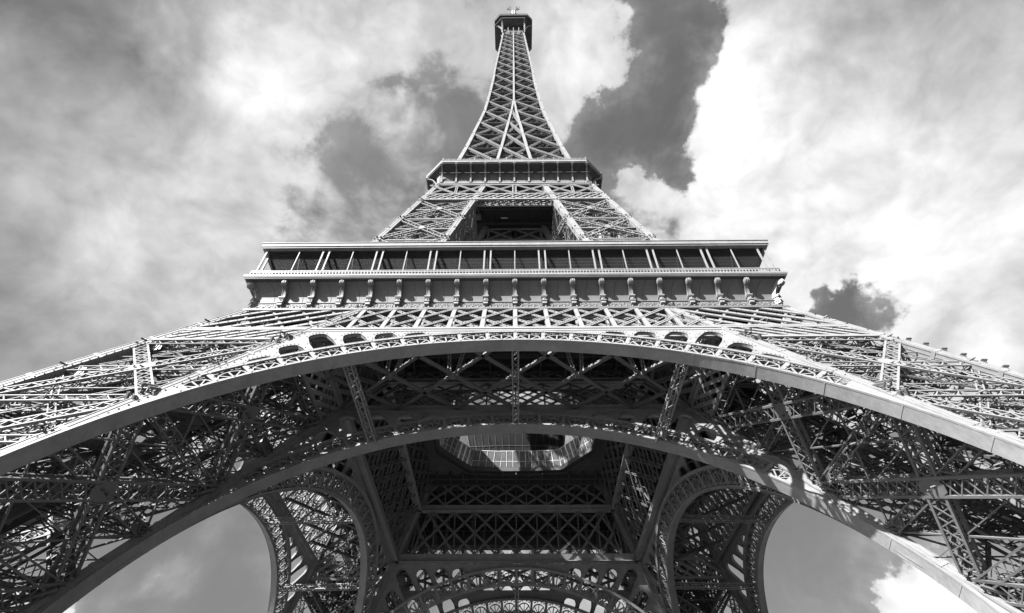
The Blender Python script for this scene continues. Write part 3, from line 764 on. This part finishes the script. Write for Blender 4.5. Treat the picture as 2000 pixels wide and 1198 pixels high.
for y in (-15.5, -13.5, 13.5, 15.5): well.bar((-16.5, y, 56.6), (16.5, y, 56.6), .25, .8)
for x in np.arange(-15, 15.1, 2.5):
    for s_ in (-1, 1): well.bar((x, s_ * 12, 56.7), (x, s_ * 17, 56.7), .2, .6)
well_o = well.obj("well_edge", M_DARK, tower)
for (x0, y0), (x1, y1) in zip(full, full[1:] + full[:1]):
    a = A3(x0, y0, 57.85); b = A3(x1, y1, 57.85); out = nrm(A3((x0 + x1) / 2, (y0 + y1) / 2, 0)); L = np.linalg.norm(b - a); k = max(2, int(L / 1.15))
    gl = MB(); fm = MB(); lean = -out * .9 + A3(0, 0, 2.9)
    for i in range(k):
        p = a + (b - a) * (i / k + .02); q = a + (b - a) * ((i + 1) / k - .02)
        gl.prism([p, q, q + lean, p + lean], out * .04)
        fm.bar(a + (b - a) * i / k, a + (b - a) * i / k + lean, .09, .12, tuple(out))
    fm.bar(a + lean, b + lean, .08, .08); fm.bar(a + lean * .35, b + lean * .35, .05, .05)
    go = gl.obj("glass_balustrade", M_GLASS, tower); fm.obj("glazing_bars", M_WHITE, go)
for k, desc in ((1, "right side"), (2, "far side"), (3, "left side")):
    pv = MB(); ang = np.linspace(-1, 1, 15)
    q_ = 0 if k == 2 else 2.3; bot = [A3(8.0 * t, -(14.6 + q_ - .8 * t * t), 57.9) for t in ang]; top = [A3(10.5 * t, -(12.6 + q_ + 1.6 * t * t), 69.4) for t in ang]  # side pavilions raised and leaned inward to keep sun off the back girder
    root = bpy.data.objects.new("glazed_pavilion", None); C.objects.link(root); root.location = (0, 0, 0); root.rotation_euler.z = k * math.pi / 2
    root['label'] = {1: "dark glazed pavilion on the first platform at the right of its open well, made tall to block sun", 2: "dark glazed pavilion across the open well, straight behind the curved glass balustrade", 3: "dark glazed pavilion on the first platform at the left of its open well, made tall to block sun"}[k]
    root['category'] = "pavilion"; root['group'] = "glazed pavilions round the open well"
    pv.strip(bot, top, (0, -.15, 0)); pv.obj("facade", M_PAV, root)
    ml = MB()
    for p, q in zip(bot, top): ml.bar(p + A3(0, .05, 0), q + A3(0, .05, 0), .045, .06, (0, 1, 0))
    for t in (0, .5, 1):
        pts = [p * (1 - t) + q * t + A3(0, .06, 0) for p, q in zip(bot, top)]
        for p, q in zip(pts, pts[1:]): ml.bar(p, q, .06, .08, (0, 1, 0))
    ml.obj("mullions", M_SHADED_DARK, root)
    rr = MB(); rr.prism([top[0], top[-1], A3(9.0, -25, 69.4), A3(-9.0, -25, 69.4)], (0, 0, .3)); rr.obj("roof", M_DARK, root)
    wl = MB()
    for s in (-1, 1): wl.prism([A3(s * 8.0, -13.9 - q_, 57.9), A3(s * 9.05, -25, 57.9), A3(s * 9.05, -25, 69.39), A3(s * 10.5, -14.3 - q_, 69.39)], (s * .12, 0, 0))
    wl.prism([A3(-9.0, -25, 57.9), A3(9.0, -25, 57.9), A3(9.0, -25, 69.39), A3(-9.0, -25, 69.39)], (0, .15, 0)); wl.obj("wall", M_DARK, root)

# ------------------------------------------------------------------ middle legs (first to second floor)
def c2(kind, z):
    o, i = O2(z), I2(z)
    return {'OO': A3(-o, -o, z), 'OI': A3(-i, -o, z), 'IO': A3(-o, -i, z), 'II': A3(-i, -i, z)}[kind]
ZM = [58.2, 61.0, 71.0, 81.0, 91.0, 101.0]
def mid_leg():
    mb = MB()
    for kd in ('OO', 'OI', 'IO', 'II'):
        sx = .55 if kd in ('OO', 'IO') else -.55; sy = .55 if kd in ('OO', 'OI') else -.55
        for z0, z1 in ((56.9, 79.66), (79.66, 110.8)):
            box_rafter(mb, c2(kd, z0) + A3(sx, sy, 0), c2(kd, z1) + A3(sx, sy, 0), 1.1, 1.1, (0, -1, 0))
    leg = mb.obj("upper_leg", M_PLATE, tower)
    for ka, kb, n, outer in FACES:
        f = MB(); n = nrm(n * A3(1, 1, .5)); E = lambda k, z: c2(k, z) - n * .5; mid = lambda z: (E(ka, z) + E(kb, z)) / 2
        for z0, z1 in zip(ZM[1:], ZM[2:]):
            girder(f, E(ka, z0), E(kb, z1), 1.0, .8, n, .18, .1, .9); girder(f, E(kb, z0), E(ka, z1), 1.0, .68, n, .18, .1, .9)
            flat(f, E(ka, z1), E(kb, z1), .55, n, .14, .07, .6); flat(f, E(ka, z1) - n * .9, E(kb, z1) - n * .9, .5, n, .12, .07, .6)
            zm = (z0 + z1) / 2
            for k_ in (ka, kb):
                flat(f, E(k_, zm), mid(z1), .4, n, .08, .06, .6); flat(f, E(k_, zm), mid(z0), .4, n, .08, .06, .6)
            f.prism([mid(zm) + nrm(E(kb, zm) - E(ka, zm)) * .55 * math.cos(q) + A3(0, 0, .55) * math.sin(q) + n * .42 for q in np.arange(8) * math.pi / 4 + .39], n * .05)
        f.obj("face_bracing", M_IRON, leg)
    d = MB()
    for z in (61, 66, 71, 76, 81, 86, 91, 96, 101):
        a = {k: c2(k, z) for k in ('OO', 'OI', 'IO', 'II')}
        flat(d, a['OO'], a['II'], .6, (0, 0, 1), .12, .08); flat(d, a['OI'], a['IO'], .6, (0, 0, 1), .12, .08)
        for (p, q) in (('OO', 'OI'), ('OI', 'II'), ('II', 'IO'), ('IO', 'OO')): d.bar(a[p] * .94 + a[{'OO':'II','OI':'IO','II':'OO','IO':'OI'}[p]] * .06, a[q] * .94 + a[{'OO':'II','OI':'IO','II':'OO','IO':'OI'}[q]] * .06, .9, .2)
    for z0, z1 in zip((61, 71, 81, 91), (71, 81, 91, 101)):
        for p, q in (('OO', 'II'), ('OI', 'IO')):
            flat(d, c2(p, z0), c2(q, z1), .5, (0, 1, .2), .1, .07); flat(d, c2(q, z0), c2(p, z1), .5, (0, 1, .2), .1, .07)
    cen = lambda z, a, b: A3(-(I2(z) * (1 - a) + O2(z) * a), -(I2(z) * (1 - b) + O2(z) * b), z)
    for a, b in ((.35, .5), (.5, .35), (.65, .5), (.5, .65)):
        d.bar(cen(58, a, b), cen(110, a, b), .3, .8, (1, 1, -3))
    for z in np.arange(59, 109, 2.0):
        d.bar(cen(z, .35, .5), cen(z, .5, .35), .1, .2); d.bar(cen(z, .65, .5), cen(z, .5, .65), .1, .2); d.bar(cen(z, .35, .5), cen(z + 2, .5, .65), .09, .09); d.bar(cen(z, .5, .35), cen(z + 2, .65, .5), .09, .09)
    zz = 59; k = 0
    while zz < 108:
        p, q = cen(zz, *((.2, .3), (.2, .75))[k % 2]), cen(zz + 3.2, *((.2, .75), (.2, .3))[k % 2])
        for e in (-.5, .5): d.bar(p + A3(e, 0, 0), q + A3(e, 0, 0), .08, .3); d.bar(p + A3(e, 0, 1), q + A3(e, 0, 1), .06)
        d.box(q, 1.6, 1.6, .1); zz += 3.2; k += 1
    d.obj("inner_frame", M_IRON, leg)
    return leg
ml0 = mid_leg(); four(ml0, tower)
# belt below the second floor
def upper_belt():
    mb = MB(); n = nrm(A3(0, -1, .228)); P = lambda x, z, dn=0: A3(x, -O2(z), z) - n * dn
    for dn in (0.0, 1.4):
        for z, w in ((101.2, .55), (104.4, .4), (110.6, .4)): mb.bar(P(-O2(z) + .6, z, dn), P(O2(z) - .6, z, dn), w, .3, n)
        w0 = O2(103)
        lo = lambda x: P(x * w0, 101.3, dn); hi = lambda x: P(x * w0, 104.3, dn)
        dlattice(mb, lo, hi, n, 1, .3, .12, 24, -1, 1, double=True)
        if True:
            for a, b in ((-O2(107), -I2(107)), (-I2(107), 0), (0, I2(107)), (I2(107), O2(107))):
                m_ = (a + b) / 2; cells = [(a, m_), (m_, b)] if abs(a) > I2(107) + .1 or abs(b) > I2(107) + .1 else [(a, b)]
                for x0, x1 in cells:
                    flat(mb, P(x0, 104.5, dn), P(x1, 110.4, dn), .45, n, .17, .08, .5); flat(mb, P(x1, 104.5, dn - .15), P(x0, 110.4, dn - .15), .45, n, .17, .08, .5)
                if len(cells) == 2: flat(mb, P(m_, 104.5, dn), P(m_, 110.4, dn), .4, n, .14, .08, .5)
            flat(mb, P(0, 104.5, dn), P(0, 110.4, dn), .7, n, .2, .09, .6)
    z = 101.2                                         # underside lattice of the belt
    for x in np.linspace(-O2(z), O2(z), 33): mb.bar(P(x, z), P(x + .8, z, 1.4), .14, .1); mb.bar(P(x + .8, z), P(x, z, 1.4), .14, .1)
    # matching girder on the inner plane
    Q = lambda x, z: A3(x, -I2(z) , z)
    for z, w in ((101.2, .5), (104.4, .4), (110.4, .4)): mb.bar(Q(-I2(z), z), Q(I2(z), z), w, .4, n)
    dlattice(mb, lambda x: Q(x * 7, 101.3), lambda x: Q(x * 7, 104.3), n, 1, .22, .1, 8, -1, 1)
    for s in (-1, 1):
        flat(mb, Q(0, 104.5), Q(s * 6.5, 110.3), .5, n, .14, .08); flat(mb, Q(s * 6.5, 104.5), Q(0, 110.3), .5, n, .14, .08)
    return mb.obj("upper_belt", M_IRON, tower)
four(upper_belt(), tower)

# ------------------------------------------------------------------ second gallery (octagonal)
def octo(h, c, z): return [A3(x, y, z) for x, y in ((-c, -h), (c, -h), (h, -c), (h, c), (c, h), (-c, h), (-h, c), (-h, -c))]
def ring(mb, a, b):
    k = len(a); mb.raw(a + b, [(i, (i + 1) % k, k + (i + 1) % k, k + i) for i in range(k)])
sg = MB()
Z20, Z21, H20, H21 = 111.9, 116.1, 17.65, 20.3
prof2 = [(H20, Z20), (H20, 112.8), (H20 + .04, 113.8), (H20 + .12, 114.7), (H20 + .25, 115.4)]
prof3 = [prof2[-1], (18.4, 115.75), (19.2, 115.9), (20.0, 116.0), (H21, 116.06)]
chm = lambda h: 17.1 + (16.45 - 17.1) * (h - H20) / (H21 - H20)
for (h0, z0), (h1, z1) in zip(prof2, prof2[1:]): ring(sg, octo(h0, chm(h0), z0), octo(h1, chm(h1), z1))
for k in range(4):
    c, s_ = [(1, 0), (0, 1), (-1, 0), (0, -1)][k]; r = lambda x, y, z: (c * x - s_ * y, s_ * x + c * y, z)
    for x in np.arange(-15.5, 16, 1.65):
        for (h0, z0), (h1, z1) in zip(prof2, prof2[1:]): sg.bar(r(x, -h0 - .01, z0), r(x, -h1 - .01, z1), .05, .03, r(0, -1, .3))
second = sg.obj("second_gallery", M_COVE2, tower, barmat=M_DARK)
s2 = MB()
for (h0, z0), (h1, z1) in zip(prof3, prof3[1:]): ring(s2, octo(h0, chm(h0), z0), octo(h1, chm(h1), z1))
for k in range(4):
    c, s_ = [(1, 0), (0, 1), (-1, 0), (0, -1)][k]; r = lambda x, y, z: (c * x - s_ * y, s_ * x + c * y, z)
    for x in np.arange(-16.5, 16.6, .47):
        for (h0, z0), (h1, z1) in zip(prof3, prof3[1:]): s2.bar(r(x, -h0 + .02, z0 - .02), r(x, -h1 + .02, z1 - .02), .1, .12, r(0, -1, -1))
    s2.bar(r(-17, -18.85, 114.4), r(17, -18.85, 114.4), .12, .12)
s2.obj("slatted_soffit", M_DARK, second)
prof2 = prof2 + prof3[1:]
e2 = MB()
for h0, h1, z0, z1 in ((16.5, H20 + .25, 111.35, 111.75), (16.5, H20 + .12, 111.75, 111.95), (16.5, H20 + .05, 111.0, 111.35)):
    a, b = octo(h1, chm(H20) + h1 - H20, z0), octo(h1, chm(H20) + h1 - H20, z1); ring(e2, a, b); e2.raw(a, [tuple(range(7, -1, -1))]) if z0 == 111.0 else ring(e2, octo(h0, chm(H20) - 1, z0), a)
    ring(e2, b, octo(h0, chm(H20) - 1, z1))
e2.obj("cornice", M_PLATE, second)
e3 = MB()
for h1, z0, z1 in ((20.35, 116.1, 116.35), (20.55, 116.35, 117.1), (20.62, 117.1, 117.3)):
    a, b = octo(h1, 16.45 + (h1 - 20.35) * .4, z0), octo(h1, 16.45 + (h1 - 20.35) * .4, z1); ring(e3, a, b); ring(e3, octo(17, 14, z0), a); ring(e3, b, octo(17, 14, z1))
e3.raw(octo(20.3, 16.45, 116.12), [tuple(range(7, -1, -1))])
e3.obj("platform_edge", M_PLATE, second)
rb = MB()
prof2 = [(H20 + 2.6 * (1 - math.cos(t)), Z20 + 3.9 * math.sin(t)) for t in np.linspace(0, math.pi / 2 * .97, 9)]
for (h0, z0), (h1, z1) in zip(prof2[:-1], prof2[1:]): rb.bar((0, -(h0 - H20) - .12, z0), (0, -(h1 - H20) - .12, z1), .34, .26, (0, -1, .4))
rb.box((0, -.2, 112.0), .5, .5, .35); rb.box((0, -2.5, 116.0), .55, .7, .2)
rb_me = rb.mesh("cove_rib", M_PLATE)
for k in range(4):
    for i in range(-5, 6):
        o = bpy.data.objects.new("cove_rib", rb_me); C.objects.link(o); o.parent = second
        v = Vector((i * 3.3, -H20, 0)); v.rotate(Euler((0, 0, k * math.pi / 2))); o.location = v; o.rotation_euler.z = k * math.pi / 2
rl = MB(); oc = octo(20.3, 16.4, 117.3)
for a, b in zip(oc, oc[1:] + oc[:1]):
    L = np.linalg.norm(b - a); k = int(L / 3.3) * 3
    for i in range(k): p = a + (b - a) * i / k; rl.bar(p, p + A3(0, 0, 1.1 if i % 3 else 1.35), .07 if i % 3 else .16)
    for z in (.35, .7, 1.1): rl.bar(a + A3(0, 0, z), b + A3(0, 0, z), .05)
rl.obj("railing", M_PLATE, second)
ud = MB()                                             # dark underside with beams and machine boxes
ud.box((0, 0, 110.95), 34.4, 34.4, .1)
for x in np.arange(-7, 7.1, 1.4): ud.bar((x, -17, 110.6), (x, 17, 110.6), .18, .55)
for y in np.arange(-16, 16.1, 4): ud.bar((-17, y, 110.2), (17, y, 110.2), .3, .9)
ud.box((-2.2, -3.5, 109.2), 3.2, 4.2, 2.2); ud.box((3.0, -1.0, 109.6), 3.6, 3.4, 1.4); ud.box((0.2, -3, 108.6), .3, 6, .3)
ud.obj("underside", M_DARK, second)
wm = MB(); wm.box((-2.4, -9.4, 110.2), 1.6, .25, .15); wm.obj("strip_lamp", M_WHITE, second)
# upper storey of the second floor set back from the edge
su = MB(); su.prism(octo(17.2, 14.0, 117.35), (0, 0, .1)); su.obj("deck", M_DARK, second)

# ------------------------------------------------------------------ upper shaft
sh = MB()
Zs = [117.0, 128.2, 139.0, 149.9, 160.5, 170.9, 180.4, 190.2, 199.6, 208.3, 216.4, 224.2, 231.6, 238.6, 245.2, 251.4, 257.3, 262.6, 266.6]
sh.box((0, 0, 118), 2, 2, 2)
shaft = sh.obj("upper_shaft", M_DARK, tower)
cr = MB()
for z0, z1 in zip(Zs, Zs[1:]):
    w = .95 if z0 < 140 else .8 if z0 < 200 else .62
    cr.bar(A3(-O2(z0) + w / 2, -O2(z0) + w / 2, z0), A3(-O2(z1) + w / 2, -O2(z1) + w / 2, z1), w, w, (0, -1, 0))
four(cr.obj("corner_rafter", M_PLATE, shaft), shaft)
def shaft_face():
    f = MB(); n = A3(0, -1, .12)
    P = lambda x, z, dn=0.0: A3(x, -O2(z) + .35 + dn, z)
    for z0, z1 in zip(Zs, Zs[1:]):
        sc_ = 1.0 if z0 < 180 else .8
        if z0 < 180:
            for s in (-1, 1): f.bar(P(s * (I2(z0)), z0, -.1), P(s * max(.12, I2(z1)), z1, -.1), .72 if z0 < 150 else .6, .5, n)
            cells = [(lambda z: -O2(z) + .4, lambda z: -I2(z)), (lambda z: -I2(z), lambda z: I2(z)), (lambda z: I2(z), lambda z: O2(z) - .4)]
            if z0 > 165: cells = [cells[0], cells[2]]
        else:
            f.bar(P(0, z0, -.1), P(0, z1, -.1), .62 if z0 < 220 else .5, .5, n)
            cells = [(lambda z: -O2(z) + .3, lambda z: 0.0), (lambda z: 0.0, lambda z: O2(z) - .3)]
        for a, b in cells:
            girder(f, P(a(z1), z1, .1), P(b(z0), z0, .1), .55 * sc_, .45, n, .17 * sc_, .1, .55)
            girder(f, P(a(z0), z0, .35), P(b(z1), z1, .35), .5 * sc_, .35, n, .09 * sc_, .06, .7)
            f.bar(P(a(z1), z1, .5), P(b(z1), z1, .5), .12, .12, n)
            zm = (z0 + z1) / 2; f.bar(P(a(zm), zm, .6), P(b(zm), zm, .6), .1, .1, n)
    return f.obj("face_bracing", M_IRON, shaft)
four(shaft_face(), shaft)
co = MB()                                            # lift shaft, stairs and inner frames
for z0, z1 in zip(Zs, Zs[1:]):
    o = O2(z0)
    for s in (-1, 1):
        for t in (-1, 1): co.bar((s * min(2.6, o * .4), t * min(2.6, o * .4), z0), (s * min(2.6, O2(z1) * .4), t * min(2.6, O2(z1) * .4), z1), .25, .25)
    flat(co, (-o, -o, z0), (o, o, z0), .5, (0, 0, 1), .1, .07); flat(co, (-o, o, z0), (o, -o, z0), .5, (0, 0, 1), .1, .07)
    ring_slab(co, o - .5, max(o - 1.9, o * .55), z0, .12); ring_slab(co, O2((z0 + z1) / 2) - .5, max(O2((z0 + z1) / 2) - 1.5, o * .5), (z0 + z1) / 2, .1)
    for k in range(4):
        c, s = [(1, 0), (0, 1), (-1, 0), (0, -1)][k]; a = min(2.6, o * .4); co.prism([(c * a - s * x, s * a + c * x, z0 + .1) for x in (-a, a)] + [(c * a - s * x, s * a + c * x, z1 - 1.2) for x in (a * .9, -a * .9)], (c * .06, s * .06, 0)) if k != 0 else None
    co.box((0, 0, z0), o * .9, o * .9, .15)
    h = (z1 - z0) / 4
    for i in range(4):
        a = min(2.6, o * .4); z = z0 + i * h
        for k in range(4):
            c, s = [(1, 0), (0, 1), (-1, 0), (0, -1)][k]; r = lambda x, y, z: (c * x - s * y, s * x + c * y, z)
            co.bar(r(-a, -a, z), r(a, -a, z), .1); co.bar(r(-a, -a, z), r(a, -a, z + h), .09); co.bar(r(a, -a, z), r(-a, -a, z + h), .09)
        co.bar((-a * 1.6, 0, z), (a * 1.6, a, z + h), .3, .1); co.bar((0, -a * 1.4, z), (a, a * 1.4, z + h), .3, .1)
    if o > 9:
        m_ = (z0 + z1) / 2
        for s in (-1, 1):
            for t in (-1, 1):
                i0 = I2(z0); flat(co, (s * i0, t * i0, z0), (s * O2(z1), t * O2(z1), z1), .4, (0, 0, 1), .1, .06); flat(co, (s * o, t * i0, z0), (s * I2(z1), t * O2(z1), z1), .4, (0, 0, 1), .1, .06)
co.obj("lift_shaft", M_SHADED_DARK, shaft)
ip = MB(); ip.prism(octo(9.6, 7.0, 186.0), (0, 0, .3)); ip.prism(octo(9.4, 6.9, 188.0), (0, 0, .2)) if False else None
# ------------------------------------------------------------------ summit
su = MB()
zc = np.linspace(0, math.pi / 2, 8); H0, H1_, Z0, Z1 = 4.95, 8.25, 266.6, 276.0
pf = [(H0 + (H1_ - H0) * (1 - math.cos(t)), Z0 + (Z1 - Z0) * math.sin(t)) for t in zc]
su.prism(octo(H1_, 5.35, Z1), (0, 0, .25)); su.box((0, 0, 271.5), 8.6, 8.6, 8.8)
summit = su.obj("summit_platform", M_DARK, tower)
rbm = MB()
for (h0, z0), (h1, z1) in zip(pf, pf[1:]): rbm.bar(A3(-4.8, -h0, z0), A3(-5.3, -h1, z1), .42, .4, (0, -1, .4)); rbm.bar(A3(4.8, -h0, z0), A3(5.3, -h1, z1), .42, .4, (0, -1, .4))
for x in (-2.4, 0, 2.4): rbm.bar((x, -5.0, 267), (x, -5.6, 271.5), .3, .3, (0, -1, .3))
for y in np.arange(-7.6, -4.6, .5): rbm.bar((-5.2, y, 275.9), (5.2, y, 275.9), .1, .15)
four(rbm.obj("flare_rib", M_PLATE, summit), summit)
ca = MB()
for h, c, z0, z1 in ((8.35, 5.45, 276.1, 277.0), (7.9, 5.2, 277.0, 279.6), (8.7, 6.3, 279.6, 280.3)): ca.prism(octo(h, c, z0), (0, 0, z1 - z0))
for h, c, z0, z1 in ((6.2, 4.2, 280.3, 283.0), (6.6, 4.6, 283.0, 283.4), (3.2, 2.0, 283.4, 291), (2.4, 1.5, 291, 296)): ca.prism(octo(h, c, z0), (0, 0, z1 - z0))
ca.obj("cabin", M_DARK, summit)
fe = MB(); a = octo(8.37, 5.46, 276.35); 
for p, q in zip(a, a[1:] + a[:1]): fe.bar(p, q, .12, .3); 
a = octo(8.72, 6.32, 279.9)
for p, q in zip(a, a[1:] + a[:1]):
    L = np.linalg.norm(q - p)
    for i in range(int(L / .8)): m_ = p + (q - p) * (i + .5) / int(L / .8); fe.bar(m_, m_ + A3(0, 0, 1.8), .1)
    for z in (.9, 1.8): fe.bar(p + A3(0, 0, z), q + A3(0, 0, z), .12)
for x, h in ((-8.2, 3.2), (-6.8, 2.2), (-3.6, 2.6), (2.8, 2.0), (5.2, 3.0), (6.6, 2.4), (8.0, 3.4), (8.4, 2.2)): fe.bar((x * .97, -7.2 if abs(x) < 7.5 else -5, 280.3), (x, -7.2 if abs(x) < 7.5 else -5, 280.3 + h), .16); fe.box((x, -7.2 if abs(x) < 7.5 else -5, 280.6 + h), .5, .4, .8)
fe.obj("railing", M_DARK, summit)
an = MB()
an.cyl((0, 0, 296), (0, 0, 309), 1.1, 12, .9); an.cyl((0, 0, 309), (0, 0, 321), .42, 10, .35)
for s in (-1, 1):
    an.bar((s * .5, 0, 300), (s * 3.3, 0, 300), .3); an.bar((s * 3.0, 0, 299), (s * 3.0, 0, 302), .5); an.bar((s * .5, -.4, 305), (s * 2.5, -.4, 306), .3); an.box((s * 2.4, -.4, 306.3), 1.0, .6, 1.2)
ant = an.obj("antenna_mast", M_DARK, tower)
wp = MB()
for s in (-1, 1): wp.cyl((s * .55, -1.1, 311), (s * .55, -1.1, 316.6), .27, 12)
wp.obj("aerial_panel", M_WHITE, ant)
dp = MB()
dp.box((0, 0, 318.6), 2.2, 1.4, 1.6)
for s in (-1, 1):
    dp.bar((s * .5, -.3, 318.6), (s * 2.2, -.3, 325.0), .5); dp.bar((s * 1.5, -.3, 327.5), (s * 3.1, -.3, 322.5), .42); dp.bar((s * 1.2, -.3, 322.5), (s * 1.9, -.3, 328.5), .32); dp.bar((s * 2.0, -.3, 321), (s * 3.2, -.3, 326.5), .32); dp.bar((s * .9, -.3, 317), (s * 1.8, -.3, 313), .35)
dp.obj("dipole_arm", M_DARK, ant)
